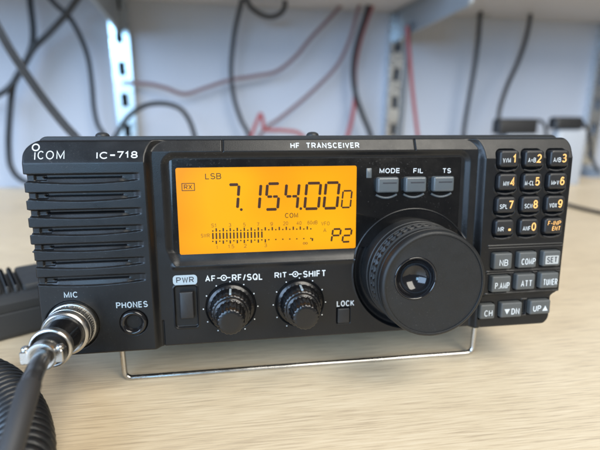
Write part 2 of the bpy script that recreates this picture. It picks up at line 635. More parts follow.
def relief(x, y):
    x = np.asarray(x, float)
    y = np.asarray(y, float)
    yt = np.maximum(y - 36.0, 0)
    zs = -0.36 * (np.sqrt(yt * yt + 0.05) - 0.22) * (yt > 0)
    zc = ZFR - 0.44 * np.maximum(y - 40.4, 0)
    d = -sdrr(x, y, XL, XR, -80, 47.4, 9.5)
    w = ss(0, 2.9, d)
    z = zs * (1 - w) + zc * w
    # display recess with its long upward facing sill, and the dial bay
    yy = np.where(y < -3, -3 + (y + 3) * 0.42, y)
    dA = -sdrr(x, yy, -67.5, 71.0, -6.1, 40.4, 6.0)
    wr = ss(0, 3.0, dA)
    wr = np.where((x > 17) & (y < 0), ss(0, 3.0, np.maximum(dA, 0)), wr)
    z = z * (1 - wr) + ZFL * wr
    # rounded sill under the display
    z = z + 0.7 * np.exp(-((y + 9.0) / 1.2) ** 2) * ss(-66, -63.5, x) * ss(16.9, 16.5, x)
    # shallow round bay behind the dial with a fine lip
    r = np.hypot(x - DC[0], y - DC[1] + 0.2)
    bay = ss(28.6, 27.6, r) * ss(73.5, 71.0, x)
    z = z * (1 - bay) + (ZFL - 0.4 - 1.2 * ss(27.5, 25.0, r)) * bay
    z = z + 0.45 * ss(0.45, 0.1, np.abs(r - 28.9)) * ss(73.0, 71.0, x)
    # speaker grooves
    left = ss(-74.6, -75.4, x)
    for t, b in zip(GT, GB):
        bow = b - 0.75 + 1.55 * ((x + 98.0) / 23.0) ** 2
        bow = np.minimum(bow, t - 0.7)
        g = ss(-0.12, 0.28, y - bow) * ss(0.12, -0.28, y - t)
        g = g * ss(-75.4, -78.6, x)
        zf = np.full_like(z, -1.3)
        mid = t - 1.55
        slope = np.clip((mid - y) / np.maximum(mid - bow, 0.2), 0, 1) * ss(-114, -111, x) * ss(-80.5, -84, x)
        zf = zf + 0.8 * slope
        slit = ss(0.34, 0.18, np.abs(y - mid)) * ss(-113.5, -112.5, x) * ss(-82.5, -83.5, x)
        zf = zf - 1.3 * slit
        win = ss(0.2, -0.1, sdrr(x, y, -116.2, -111.8, t - 2.5, t - 0.6, 0.2))
        zf = zf - 0.9 * win
        z = z * (1 - g) + zf * g
    # microphone well, jack, switch frame, knob wells, lock well
    z = z - 1.2 * ss(11.2, 10.6, np.hypot(x - MIC[0], y - MIC[1]))
    z = z - 1.0 * ss(5.9, 5.5, np.hypot(x - PH[0], y - PH[1]))
    dP = -sdrr(x, y, -65.0, -54.8, -37.2, -17.7, 1.4)
    z = z - 0.9 * ss(0, 0.5, dP) + 0.3 * ss(0.4, 0.1, np.abs(dP + 0.1))
    for kx, ky in (K1, K2):
        rk = np.hypot(x - kx, y - ky)
        z = z - 0.6 * ss(11.3, 10.9, rk)
    z = z - 1.0 * ss(0, 0.4, -sdrr(x, y, 7.9, 14.6, -39.9, -31.7, 0.5))
    # seams in the top strip and left of the lower control strip
    for sx in (-41.7, 43.8):
        z = z - 0.9 * ss(0.42, 0.2, np.abs(x - sx)) * ss(40.0, 40.4, y)
    z = z - 0.7 * ss(0.45, 0.2, np.abs(x + 70.3)) * ss(-33.0, -33.6, y)
    # keypad wells: wider below each key, which gives the lit crescent
    for kx in KX:
        for ky in KY:
            dk = -sdrr(x, y, kx - KW / 2 - 0.75, kx + KW / 2 + 0.75, ky - KH / 2 - 1.55, ky + KH / 2 + 0.7, 2.8)
            z = z - 1.5 * ss(0, 1.1, dk)
            z = z + 0.30 * ss(0.6, 0.0, np.abs(dk + 0.1)) * ss(ky - 2, ky - 4, y)
    for _, bx, by, bw, bh in GREY:
        dk = -sdrr(x, y, bx - bw / 2 - 0.5, bx + bw / 2 + 0.5, by - bh / 2 - 0.5, by + bh / 2 + 0.5, 0.9)
        z = z - 1.0 * ss(0, 0.45, dk)
    z = z - 1.2 * ss(0, 0.35, -sdrr(x, y, 100.1, 102.4, -40.0, -32.4, 0.3))
    z = z + 0.35 * ss(0.35, 0.1, sdrr(x, y, 99.9, 102.6, -32.3, -31.9, 0.1)) + 0.35 * ss(0.35, 0.1, sdrr(x, y, 99.9, 102.6, -40.6, -40.2, 0.1))
    for ly in (-4.7, -17.2, -28.2):
        inx = ss(79.6, 80.4, x) * ss(119.0, 118.2, x)
        z = z + (0.45 * ss(0.45, 0.15, np.abs(y - ly)) - 0.35 * ss(0.35, 0.1, np.abs(y - ly + 0.65))) * inx
    z = z - 0.7 * ss(-28.4, -30.0, y) * ss(77.5, 79.0, x)
    # rounded rim
    eT = YT - y
    eB = y - YB
    e = np.minimum(np.minimum(eT, eB), np.minimum(x - left_edge(y), right_edge(y) - x))
    z = z - 0.9 * np.clip(1 - e / 0.9, 0, 1) ** 2
    return z


RADIO_ROT = (-TILT, 0, 0)
b3 = WM @ np.array(BASE) + np.array([0, 0, UPOFF])
radio = thing('radio_transceiver', 'black desktop radio transceiver with glowing amber display and large tuning dial', 'radio', tuple(b3 * MM), RADIO_ROT)


def relief_part(name, fx0, fx1, m, step=0.25, skirt_left=False, skirt_right=False):
    ny = int((YT - YB) / step) + 1
    ys = np.linspace(YB, YT, ny)
    x0, x1 = fx0(ys), fx1(ys)
    nx = int((x1.max() - x0.min()) / step) + 1
    u = np.linspace(0, 1, nx)
    X = x0[:, None] + (x1 - x0)[:, None] * u[None]
    Y = np.repeat(ys[:, None], nx, 1)
    Z = relief(X, Y)
    vv = np.stack([X * MM, -(Z - BASE[2]) * MM, (Y - BASE[1]) * MM], -1).reshape(-1, 3)
    idx = np.arange(nx * ny).reshape(ny, nx)
    q = np.stack([idx[:-1, :-1], idx[:-1, 1:], idx[1:, 1:], idx[1:, :-1]], -1).reshape(-1, 4)
    verts = [vv]
    faces = [q]
    base = nx * ny

    def skirt(ids, flip):
        nonlocal base
        p = vv[ids].copy()
        p[:, 1] = -(-16.0 - BASE[2]) * MM
        verts.append(p)
        n = len(ids)
        j = np.arange(n) + base
        f = np.stack([ids[:-1], ids[1:], j[1:], j[:-1]], -1)
        faces.append(f[:, ::-1] if flip else f)
        base += n
    skirt(idx[0], True)
    skirt(idx[-1], False)
    if skirt_left:
        skirt(idx[:, 0], False)
    if skirt_right:
        skirt(idx[:, -1], True)
    va = np.concatenate(verts)
    fa = np.concatenate(faces).astype(np.int32)
    me = bpy.data.meshes.new(name)
    me.vertices.add(len(va))
    me.vertices.foreach_set('co', va.astype(np.float32).ravel())
    me.loops.add(fa.size)
    me.loops.foreach_set('vertex_index', fa.ravel())
    me.polygons.add(len(fa))
    me.polygons.foreach_set('loop_start', np.arange(len(fa), dtype=np.int32) * 4)
    me.update(calc_edges=True)
    me.validate()
    me.polygons.foreach_set('use_smooth', np.ones(len(me.polygons), bool))
    me.set_sharp_from_angle(angle=math.radians(75))
    me.materials.append(m)
    o = bpy.data.objects.new(name, me)
    COL.objects.link(o)
    o.parent = radio
    return o


cst = lambda c: (lambda y: np.full_like(y, c))
spk = relief_part('speaker_panel', left_edge, cst(XL), M['panel'], skirt_left=True)
bez = relief_part('display_bezel', cst(XL), cst(XR), M['panel'])
kpd = relief_part('keypad_panel', cst(XR), right_edge, M['panel'], skirt_right=True)
Hz = relief

# body behind the panel
mb = MB()
lo = []
for ins, z in ((0.0, -232), (0.0, -8.2), (0.35, -7.6)):
    lo.append([(x, y, z) for x, y in rr_outline(-116.5 + ins, 117.5 - ins, -44.6 + ins, 46.9 - ins, 4.0)])
mb.loft(lo, True, True)
mb.build('case_cover', M['cover'], radio, 40)
for sx in (-92.5, -1.3):
    mb = MB()
    # pan head screws on the lid
    prof = [(2.9, 46.8), (2.9, 47.3), (2.5, 48.0), (1.7, 48.5), (0.8, 48.7)]
    n = 20
    mb.loft([[(sx + r * math.cos(2 * math.pi * i / n), y, -14 - r * math.sin(2 * math.pi * i / n)) for i in range(n)] for r, y in prof], False, True)
    mb.build('screw', M['cover'], radio, 60)
for sx in (-95, 95):
    mb = MB()
    n = 24
    prof = [(6.5, -44.5), (6.5, -51.6), (6.0, -52.4), (5.0, -52.6)]
    mb.loft([[(sx + r * math.cos(2 * math.pi * i / n), y, -215 - r * math.sin(2 * math.pi * i / n)) for i in range(n)] for r, y in prof], False, True)
    mb.build('rubber_foot', M['dial'], radio, 40)

# wire stand
mb = MB()
bl, br, by, bz = -92.7, 86.9, -67.95, -20.0
path = [(bl, -43.0, bz + 2), (bl, -63.0, bz)]
for k in range(1, 9):
    a = math.radians(180 + 90 * k / 8)
    path.append((bl + 3.5 + 3.5 * math.cos(a), by + 3.5 + 3.5 * math.sin(a), bz))
for t in np.linspace(0.05, 0.95, 12):
    path.append((bl + 3.5 + (br - bl - 7) * t, by, bz))
for k in range(0, 9):
    a = math.radians(270 + 90 * k / 8)
    path.append((br - 3.5 + 3.5 * math.cos(a), by + 3.5 + 3.5 * math.sin(a), bz))
path += [(br, -63.0, bz), (br, -43.0, bz + 2)]
tube(mb, path, 1.3, 14)
mb.build('wire_stand', M['steel'], radio, 60)

# ------------------------------------------------------------------ display
ZW = ZFL
mb = MB()
# glossy lens over the display bay
lx = rr_outline(-64.2, 66.6, -3.7, 37.0, 1.2)
mb.loft([[(x, y, ZW + 0.02) for x, y in lx], [(x, y, ZW + 0.10) for x, y in rr_outline(-64.1, 66.5, -3.6, 36.9, 1.2)]], False, True)
lens = mb.build('display_lens', M['window'], radio, 30)
ZL = ZW + 0.2
c = [P(175, 168, ZL), P(357, 165.5, ZL), P(355.5, 248.5, ZL), P(180, 254.5, ZL)]
lx0, lx1 = (c[0][0] + c[3][0]) / 2, (c[1][0] + c[2][0]) / 2
ly0, ly1 = (c[2][1] + c[3][1]) / 2, (c[0][1] + c[1][1]) / 2
mb = MB()
mb.loft([[(x, y, ZW + 0.06) for x, y in rr_outline(lx0, lx1, ly0, ly1, 0.9)], [(x, y, ZL) for x, y in rr_outline(lx0 + .05, lx1 - .05, ly0 + .05, ly1 - .05, 0.9)]], False, True)
lcd = mb.build('amber_screen', M['lcd'], radio, 30)
ZS = ZL + 0.05


def seg(mb, a, b, th):
    (x0, y0), (x1, y1) = a, b
    L = math.hypot(x1 - x0, y1 - y0)
    dx, dy = (x1 - x0) / L, (y1 - y0) / L
    h = th / 2
    e = h * 0.55
    pts = [(x0, y0), (x0 + dx * e - dy * h, y0 + dy * e + dx * h), (x1 - dx * e - dy * h, y1 - dy * e + dx * h), (x1, y1), (x1 - dx * e + dy * h, y1 - dy * e - dx * h), (x0 + dx * e + dy * h, y0 + dy * e - dx * h)]
    poly(mb, pts[::-1], ZS)


SEGS = {'0': 'abcdef', '1': 'bc', '4': 'bcfg', '5': 'acdfg', '7': 'abc', 'P': 'abefg', '2': 'abdeg'}


def digit(mb, ch, x0, x1, y0, y1, th, sh):
    h = y1 - y0
    ym = (y0 + y1) / 2
    X = lambda x, y: x + sh * (y - ym)
    g = th * 0.24
    p = lambda x, y: (X(x, y), y)
    for s in SEGS[ch]:
        if s == 'a': seg(mb, p(x0 + g, y1), p(x1 - g, y1), th)
        if s == 'd': seg(mb, p(x0 + g, y0), p(x1 - g, y0), th)
        if s == 'g':
            xm = (x0 + x1) / 2
            if ch in '54':
                seg(mb, p(x0 + g, ym), p(xm - 0.1, ym), th * 0.9)
                seg(mb, p(xm + 0.1, ym), p(x1 - g, ym), th * 0.9)
            else:
                seg(mb, p(x0 + g, ym), p(x1 - g, ym), th)
        if s == 'f': seg(mb, p(x0, ym + g), p(x0, y1 - g), th)
        if s == 'b': seg(mb, p(x1, ym + g), p(x1, y1 - g), th)
        if s == 'e': seg(mb, p(x0, y0 + g), p(x0, ym - g), th)
        if s == 'c': seg(mb, p(x1, y0 + g), p(x1, ym - g), th)


mb = MB()
TH = 1.25
SH = 0.10
for ch, ua, ub, va, vb in (('7', 227.2, 238.6, 185.2, 208.5), ('1', 247, 260.3, 184.6, 208.8), ('5', 266.2, 278.9, 184.2, 208.9),
                           ('4', 285.4, 298.2, 184, 208.6), ('0', 305.7, 319.6, 183.7, 208.2), ('0', 325, 338, 183.2, 207.7)):
    a = P(ua, va - 0.4, ZS)
    b = P(ub, vb + 0.3, ZS)
    digit(mb, ch, a[0], b[0], b[1], a[1], TH, SH)
a = P(342.4, 190.9, ZS)
b = P(351, 207.3, ZS)
digit(mb, '0', a[0], b[0], b[1], a[1], 0.75, SH)
for u, v in ((241.3, 209.6), (300.8, 208.6)):
    disc(mb, *P(u, v, ZS), 0.62, ZS)
mb.build('frequency_digits', M['seg'], lcd, None)
mb = MB()
for ch, ua, ub in (('P', 332.2, 340), ('2', 343.2, 350.8)):
    a = P(ua, 229.2, ZS)
    b = P(ub, 241.6, ZS)
    digit(mb, ch, a[0], b[0], b[1], a[1], 0.85, 0.14)
mb.build('channel_digits', M['seg'], lcd, None)
mb = MB()
# bar meter
for k in range(15):
    u = 212.8 + 3.5 * k
    w = 0.32
    x, y1 = P(u, 233 - 0.030 * 3.5 * k, ZS)
    _, y0 = P(u, 239.2 - 0.030 * 3.5 * k, ZS)
    poly(mb, [(x - w, y0), (x + w, y0), (x + w, y1), (x - w, y1)], ZS)
for k in range(29):
    u = 212.8 + 3.5 * k
    if u > 313: break
    x, yt = P(u, 230.9 - 0.022 * 3.5 * k, ZS)
    hh = 0.75 if k % 2 else 0.30
    w = 0.30
    poly(mb, [(x - w, yt - 0.35), (x + w, yt - 0.35), (x + w, yt - 0.35 + 2 * hh), (x - w, yt - 0.35 + 2 * hh)], ZS)
    x, yb_ = P(u, 241.4 - 0.030 * 3.5 * k, ZS)
    if k <= 15:
        hh = 0.75 if k % 2 else 0.28
        poly(mb, [(x - w, yb_ + 0.3 - 2 * hh), (x + w, yb_ + 0.3 - 2 * hh), (x + w, yb_ + 0.3), (x - w, yb_ + 0.3)], ZS)
    elif k % 2 == 0:
        poly(mb, [(x - w, yb_ - 0.25), (x + w, yb_ - 0.25), (x + w, yb_ + 0.3), (x - w, yb_ + 0.3)], ZS)
x, yb_ = P(312.4, 239, ZS)
poly(mb, [(x - .35, yb_ - 0.9), (x + .35, yb_ - 0.9), (x + .35, yb_ + .4), (x - .35, yb_ + .4)], ZS)
mb.build('signal_meter', M['seg'], lcd, None)
for s, u0, v0, u1, v1, b in (('LSB', 205, 173.2, 221.3, 179.2, 0.13), ('RX', 183.8, 184.6, 192.2, 189.4, 0.14), ('COM', 285, 212.9, 298, 217.8, 0.13)):
    mb = MB()
    ptext(mb, s, u0, v0, u1, v1, ZS - 0.07, w=b)
    if s != 'RX':
        mb.build('mode_indicator', M['seg'], lcd, None)
        continue
    a = P(181.4, 183.2, ZS)
    b = P(195, 190.8, ZS)
    for (x0, x1, y0, y1) in ((a[0], b[0], a[1] - 0.3, a[1]), (a[0], b[0], b[1], b[1] + 0.3), (a[0], a[0] + 0.3, b[1] + 0.3, a[1] - 0.3), (b[0] - 0.3, b[0], b[1] + 0.3, a[1] - 0.3)):
        poly(mb, [(x0, y0), (x1, y0), (x1, y1), (x0, y1)], ZS)
    mb.build('mode_indicator', M['seg'], lcd, None)
mb = MB()
for s, u, v, w in (('S1', 213.8, 225.4, 5.4), ('3', 229.9, 225, 2.6), ('5', 244.3, 224.7, 2.6), ('7', 258, 224.4, 2.6), ('9', 271.6, 223.9, 2.6), ('20', 285.6, 223.3, 5), ('40', 299, 223.0, 5), ('60dB', 312.4, 222.5, 10),
                   ('SWR', 205.3, 235.6, 9), ('1', 217.2, 247.2, 1.2), ('1.5', 231.2, 246.4, 6), ('2', 245.2, 245.8, 2.8), ('3', 265.6, 245.2, 2.8), ('VFO', 325.4, 223.5, 8.4), ('A', 324.8, 230.2, 3)):
    ptext(mb, s, u - w / 2, v - 1.9, u + w / 2, v + 1.9, ZS - 0.07, w=0.11)
xi, yi = P(305.3, 243.3, ZS)
ring(mb, xi - 0.55, yi, 0.32, 0.55, ZS)
ring(mb, xi + 0.55, yi, 0.32, 0.55, ZS)
mb.build('meter_legend', M['segthin'], lcd, None)

# ------------------------------------------------------------------ printing on the panel
mb = MB()
# maker's mark: thin wide letters, the first one dotted with a ring
ptext(mb, 'C', 37.3, 150.9, 44.6, 159.3, Hz, zz=-1.2, w=0.11)
ptext(mb, 'O', 45.6, 150.7, 54.4, 159.3, Hz, zz=-1.2, w=0.11)
ptext(mb, 'M', 56.2, 150.7, 65.0, 159.2, Hz, zz=-1.2, w=0.11)
x0, y1 = P(34.2, 152.4, -1.2)
x1, y0 = P(36.0, 159.6, -1.2)
zz = float(Hz(np.array([x0]), np.array([(y0 + y1) / 2]))[0])
mb.add([(x0, y0, float(Hz(x0, y0)) + .08), (x1, y0, float(Hz(x1, y0)) + .08), (x1, y1, float(Hz(x1, y1)) + .08), (x0, y1, float(Hz(x0, y1)) + .08)], [(0, 1, 2, 3)])
cx, cy = P(35.2, 147.4, -1.6)
vs, fs = [], []
for i in range(32):
    a = 2 * math.pi * i / 32
    for r in (1.0, 1.5):
        px_, py_ = cx + r * math.cos(a), cy + r * math.sin(a)
        vs.append((px_, py_, float(Hz(px_, py_)) + .08))
for i in range(32):
    j = (i + 1) % 32
    fs.append((2 * i, 2 * i + 1, 2 * j + 1, 2 * j))
mb.add(vs, fs)
mb.build('maker_lettering', M['white'], spk, None)
mb = MB()
ptext(mb, 'IC', 96.3, 151.9, 108.6, 158.9, Hz, zz=-1.2, w=0.16)
ptext(mb, '718', 116.6, 151.2, 138.0, 158.2, Hz, zz=-1.2, w=0.165)
x0, y1 = P(110.2, 154.4, -1.2)
x1, y0 = P(115.2, 155.9, -1.2)
mb.add([(x, y, float(Hz(x, y)) + .08) for x, y in ((x0, y0), (x1, y0), (x1, y1), (x0, y1))], [(0, 1, 2, 3)])
mb.build('model_lettering', M['white'], spk, None)
mb = MB()
ptext(mb, 'MIC', 63.6, 291.8, 78.3, 297.8, Hz, zz=0, w=0.16)
ptext(mb, 'PHONES', 115.8, 301.6, 148.0, 307.8, Hz, zz=0, w=0.165)
mb.build('socket_lettering', M['pale'], spk, None)
mb = MB()
ptext(mb, 'HF TRANSCEIVER', 290.5, 142.6, 359.5, 148.2, Hz, zz=-3.4, w=0.18, gap=0.30)
mb.build('title_lettering', M['white'], bez, None)
mb = MB()
ZC = ZFR
ptext(mb, 'AF', 205, 275.5, 215.8, 281.6, Hz, zz=ZC, w=0.165)
ptext(mb, 'RF/SQL', 231.8, 273.8, 262.8, 280.4, Hz, zz=ZC, w=0.165)
ptext(mb, 'RIT', 274.5, 272.2, 286.9, 277.9, Hz, zz=ZC, w=0.165)
ptext(mb, 'SHIFT', 303, 270.4, 326, 276.9, Hz, zz=ZC, w=0.165)
for (ua, ub, v) in ((217.2, 230.4, 278.1), (289, 301.6, 274.4)):
    (xa, ya), (xb, yb_) = P(ua, v, ZC), P(ub, v, ZC)
    xm = (xa + xb) / 2
    ring(mb, xm, ya, 0.95, 1.4, ZC + 0.07)
    disc(mb, xm, ya, 0.42, ZC + 0.07)
    poly(mb, [(xa, ya - .22), (xm - 1.4, ya - .22), (xm - 1.4, ya + .22), (xa, ya + .22)], ZC + 0.07)
    poly(mb, [(xm + 1.4, ya - .22), (xb, ya - .22), (xb, ya + .22), (xm + 1.4, ya + .22)], ZC + 0.07)
ptext(mb, 'LOCK', 336.8, 300.4, 354.2, 306.2, ZC, w=0.16)
for (kx, ky) in (K1, K2):
    for k in range(11):
        a = math.radians(90 - 150 + 30 * k)
        disc(mb, kx - 0.1 + 12.1 * math.cos(a), ky - 0.3 + 12.1 * math.sin(a), 0.30, ZC + 0.07)
mb.build('control_lettering', M['white'], bez, None)
mb = MB()
for s, u0, u1 in (('MODE', 379.6, 399.8), ('FIL', 413.4, 423.2), ('TS', 442.6, 450.8)):
    ptext(mb, s, u0, 168.2, u1, 173.2, ZW + 0.1, w=0.165)
mb.build('button_lettering', M['white'], lens, None)
# power badge
mb = MB()
a = P(172.6, 275.6, ZC)
b = P(197.4, 284.3, ZC)
mb.loft([[(x, y, ZC + .01) for x, y in rr_outline(a[0], b[0], b[1], a[1], 1.5)], [(x, y, ZC + .1) for x, y in rr_outline(a[0], b[0], b[1], a[1], 1.5)]], False, True)
bd = mb.build('power_badge', M['pale'], radio, None)
mb = MB()
ptext(mb, 'PWR', 176, 277.0, 194, 282.7, ZC + 0.08, w=0.155)
mb.build('lettering', M['ink'], bd, None)

# ------------------------------------------------------------------ small controls
mb = MB()
zf = ZC - 0.9
mb.rr(-62.6, -56.6, -32.6, -20.3, 0.5, [(0, zf - 1), (0, zf + 1.9), (0.15, zf + 2.2), (0.5, zf + 2.4)])
mb.build('power_switch', M['rubber'], radio, 40)
mb = MB()
mb.rr(8.4, 14.1, -39.4, -32.2, 0.4, [(0, ZC - 2), (0, ZC + 0.6), (0.2, ZC + 0.9), (0.5, ZC + 1.0)])
mb.build('lock_button', M['rubber'], radio, 40)
mb = MB()
z0 = 0.0
mb.lathe(PH[0], PH[1], [(5.5, -2), (5.5, 0.6), (5.1, 1.2), (4.5, 1.4), (3.9, 1.1), (3.3, 0.2), (2.9, -3), (2.8, -9)], 48)
mb.build('headphone_socket', M['glass'], radio, 50)
# mode / filter / step buttons
for x in (31.1, 44.1, 57.4):
    mb = MB()
    mb.rr(x - 5.0, x + 5.0, 21.3, 28.3, 0.9, [(0, ZW - 0.5), (0, ZW + 2.0), (0.15, ZW + 2.5), (0.5, ZW + 2.8), (0.9, ZW + 2.9)])
    bt = mb.build('function_button', M['gloss_grey'], radio, 50)
    mb = MB()
    mb.box(x - 2.6, x + 3.8, 25.5, 26.0, ZW + 2.85, ZW + 3.02)
    mb.build('dash_mark', M['ink'], bt, None)
    mb = MB()
    tube(mb, [(x - 4.9 + 9.7 * t, 20.3 - 1.5 * (1 - (2 * t - 1) ** 2), ZW + 0.25) for t in np.linspace(0, 1, 16)], 0.55, 10)
    mb.build('button_rim', M['gloss_grey'], bt, 60)
mb = MB()
a = P(366.4, 168.2, ZW)
b = P(371.5, 178.0, ZW)
mb.rr(a[0], b[0], b[1], a[1], 0.3, [(0, ZW), (0.05, ZW + 0.3), (0.2, ZW + 0.4)])
mb.build('status_lamp', M['gloss_grey'], radio, 40)

# numeric keys
LEG = [('V/M', '1'), ('A=B', '2'), ('A/B', '3'), ('MW', '4'), ('M-CL', '5'), ('M>V', '6'), ('SPL', '7'), ('SCN', '8'), ('VOX', '9'), ('NR', '.'), ('ANF', '0'), (None, None)]
for r in range(4):
    for c_ in range(3):
        kx, ky = KX[c_], KY[r]
        zt = float(relief(np.array([kx]), np.array([34.0 if r == 0 else ky]))[0]) if False else -0.2
        tl = -0.36 * max(0, ky - 36) * 0
        mb = MB()
        top = 1.9
        mb.rr(kx - KW / 2, kx + KW / 2, ky - KH / 2, ky + KH / 2, 1.7, [(0, -2.2), (0.05, top - 0.9), (0.25, top - 0.35), (0.7, top - 0.05), (1.3, top)])
        key = mb.build('number_key', M['rubber'], radio, 60)
        mb = MB()
        yb_ = ky - KH / 2 - 1.05
        zc_ = float(relief(np.array([kx]), np.array([ky - KH / 2 - 1.9]))[0])
        tube(mb, [(kx - 3.9 + 7.8 * t, yb_ - 0.9 * (1 - (2 * t - 1) ** 2), -0.2) for t in np.linspace(0, 1, 16)], lambda t: 0.25 + 0.45 * math.sin(math.pi * t) ** 0.7, 10)
        mb.build('key_rim', M['rubber'], key, 60)
        s, d = LEG[r * 3 + c_]
        if s:
            mb = MB()
            wl = {2: 2.9, 3: 3.9, 4: 4.6}[len(s)]
            xr = kx + 0.5 if d != '.' else kx - 0.6
            text(mb, s, xr - wl, xr, ky - 1.75, ky + 0.35, top, w=0.125)
            mb.build('legend', M['white'], key, None)
            mb = MB()
            if d == '.':
                mb.rr(kx + 1.7, kx + 3.0, ky - 1.6, ky - 0.5, 0.3, [(0, top + 0.02), (0, top + 0.08)])
            else:
                text(mb, d, kx + 0.95 + (0.5 if d == '1' else 0), kx + 3.3, ky - 1.95, ky + 2.0, top, w=0.165)
            mb.build('numeral', M['orange'], key, None)
        else:
            mb = MB()
            text(mb, 'F-INP', kx - 3.3, kx + 3.4, ky + 0.35, ky + 2.5, top, w=0.14, shear=0.1)
            text(mb, 'ENT', kx - 0.9, kx + 3.4, ky - 2.2, ky - 0.1, top, w=0.16, shear=0.1)
            mb.build('legend', M['orange'], key, None)
# grey buttons
for s, bx, by, bw, bh in GREY:
    mb = MB()
    lower = 0.7 if by < -30 else 0
    top = 2.2 - lower
    mb.rr(bx - bw / 2, bx + bw / 2, by - bh / 2, by + bh / 2, 0.9, [(0, -2.2), (0.0, top - 0.8), (0.2, top - 0.3), (0.6, top - 0.05), (1.0, top)])
    key = mb.build('grey_button', M['grey'], radio, 60)
    mb = MB()
    if s == 'DN':
        text(mb, 'DN', bx - 0.2, bx + 4.0, by - 2.2, by + 0.9, top, w=0.155)
        poly(mb, [(bx - 3.9, by + 0.7), (bx - 2.45, by - 2.0), (bx - 1.0, by + 0.7)], top + .07)
        mb.build('legend', M['white'], key, None)
    elif s == 'UP':
        text(mb, 'UP', bx - 3.9, bx + 0.3, by - 1.9, by + 1.1, top, w=0.155)
        poly(mb, [(bx + 1.0, by - 1.8), (bx + 3.9, by - 1.8), (bx + 2.45, by + 0.9)], top + .07)
        mb.build('legend', M['white'], key, None)
    elif s == 'SET':
        mb.rr(bx - 3.4, bx + 3.4, by - 2.6, by + 1.5, 0.3, [(0, top + .01), (0, top + .07)])
        mb.build('legend_plate', M['plate'], key, None)
        mb = MB()
        text(mb, 'SET', bx - 2.7, bx + 2.7, by - 1.9, by + 0.9, top + .07, w=0.155)
        mb.build('legend', M['ink'], key, None)
    else:
        w = {'NB': 4.4, 'COMP': 7.2, 'P.AMP': 7.4, 'ATT': 5.8, 'TUNER': 7.4, 'CH': 4.2}[s]
        text(mb, s, bx - w / 2 + 0.3, bx + w / 2 + 0.3, by - 2.2, by + 0.9, top, w=0.13)
        mb.build('legend', M['white'], key, None)


# ------------------------------------------------------------------ knobs
def ribbed(n_ribs, depth, first, last):
    def f(a, k):
        if first <= k <= last:
            t = 0.5 + 0.5 * math.cos(a * n_ribs)
            return 1 - depth * t ** 2
        return 1
    return f


for (kx, ky) in (K1, K2):
    mb = MB()
    zb = ZC - 0.6
    mb.lathe(kx, ky, [(10.6, zb), (10.6, zb + 0.9), (10.2, zb + 1.5), (9.2, zb + 1.7), (9.1, zb + 1.9), (9.0, zb + 2.2), (8.8, zb + 5.0), (8.6, zb + 8.6), (8.3, zb + 9.2), (7.6, zb + 9.5), (6.4, zb + 9.5)], 192, False, True, ribbed(26, 0.024, 4, 8))
    ko = mb.build('outer_knob', M['knob'], radio, 50)
    mb = MB()
    a0 = math.radians(88)
    for da in (0.0,):
        mb.box(kx - 0.45, kx + 0.45, ky + 8.3, ky + 9.1, zb + 2.4, zb + 8.9)
    mb.build('pointer_line', M['pale'], ko, None)
    mb = MB()
    mb.lathe(kx, ky, [(7.4, zb + 9.4), (7.4, zb + 10.2), (7.0, zb + 10.6), (6.3, zb + 10.7), (6.2, zb + 10.9), (6.1, zb + 11.2), (5.95, zb + 14), (5.75, zb + 18.0), (5.45, zb + 18.6), (4.8, zb + 18.9), (3.6, zb + 19.0), (1.2, zb + 18.9)], 160, False, True, ribbed(18, 0.05, 4, 8))
    mb.build('inner_knob', M['knob'], radio, 50)

# tuning dial: skirt with two rows of moulded grips, flange, offset finger dimple
n = 360
zs = [ZW - 0.5, -1.8, -1.0]
prof = [(24.2, -5.6), (24.2, 1.7), (24.0, 2.2), (23.6, 2.4), (23.5, 5.0), (23.75, 5.2), (23.75, 5.7), (23.4, 5.9)]
K0 = len(prof)
for k in range(29):
    z = 6.0 + 6.6 * k / 28
    prof.append((23.3 + (0.25 if abs(z - 9.3) < 0.25 else 0), z))
K1_ = len(prof)
prof += [(23.6, 12.8), (23.6, 13.2), (22.8, 13.4), (22.7, 15.0), (22.95, 15.2), (22.95, 15.9), (22.4, 16.1), (22.4, 16.9), (23.0, 17.2), (23.05, 19.6), (22.85, 20.3), (22.4, 20.75), (21.9, 21.0), (21.5, 21.05), (21.3, 20.95), (21.15, 20.5)]
FRONT_Z = 20.5
loops = []
for k, (r, z) in enumerate(prof):
    l = []
    for i in range(n):
        a = 2 * math.pi * i / n
        rr = r
        if K0 <= k < K1_:
            t = (a * 46 / (2 * math.pi)) % 1.0
            zrow = ((z - 6.0) / 3.3) % 1.0
            pin = max(0, min(1, (0.36 - abs(t - 0.5)) / 0.08)) * max(0, min(1, (0.34 - abs(zrow - 0.5)) / 0.07))
            rr = r - 0.9 * pin
        l.append((DC[0] + rr * math.cos(a), DC[1] + rr * math.sin(a), z))
    loops.append(l)
mb = MB()
mb.loft(loops, False, False)
# face: from the rim inward to the dimple's lip
HC = (36.2, -12.3)
HR = 9.3
face = []
for t in np.linspace(0, 1, 14):
    l = []
    for i in range(n):
        a = 2 * math.pi * i / n
        x0, y0 = DC[0] + 21.15 * math.cos(a), DC[1] + 21.15 * math.sin(a)
        x1, y1 = HC[0] + HR * math.cos(a), HC[1] + HR * math.sin(a)
        l.append((x0 + (x1 - x0) * t, y0 + (y1 - y0) * t, FRONT_Z - 0.15 * math.sin(math.pi * t)))
    face.append(l)
mb.loft(face, False, False)
dial = mb.build('tuning_dial', M['dial'], radio, 40)
mb = MB()
pr = [(9.3, FRONT_Z - 0.6), (9.3, FRONT_Z + 0.15), (9.0, FRONT_Z + 0.45), (8.6, FRONT_Z + 0.4), (8.3, FRONT_Z)]
for k in range(14):
    a = math.radians(6 + 84 * k / 13)
    pr.append((8.1 * math.cos(a), FRONT_Z - 0.2 - 6.6 * math.sin(a)))
mb.lathe(HC[0], HC[1], pr, 96, False, True)
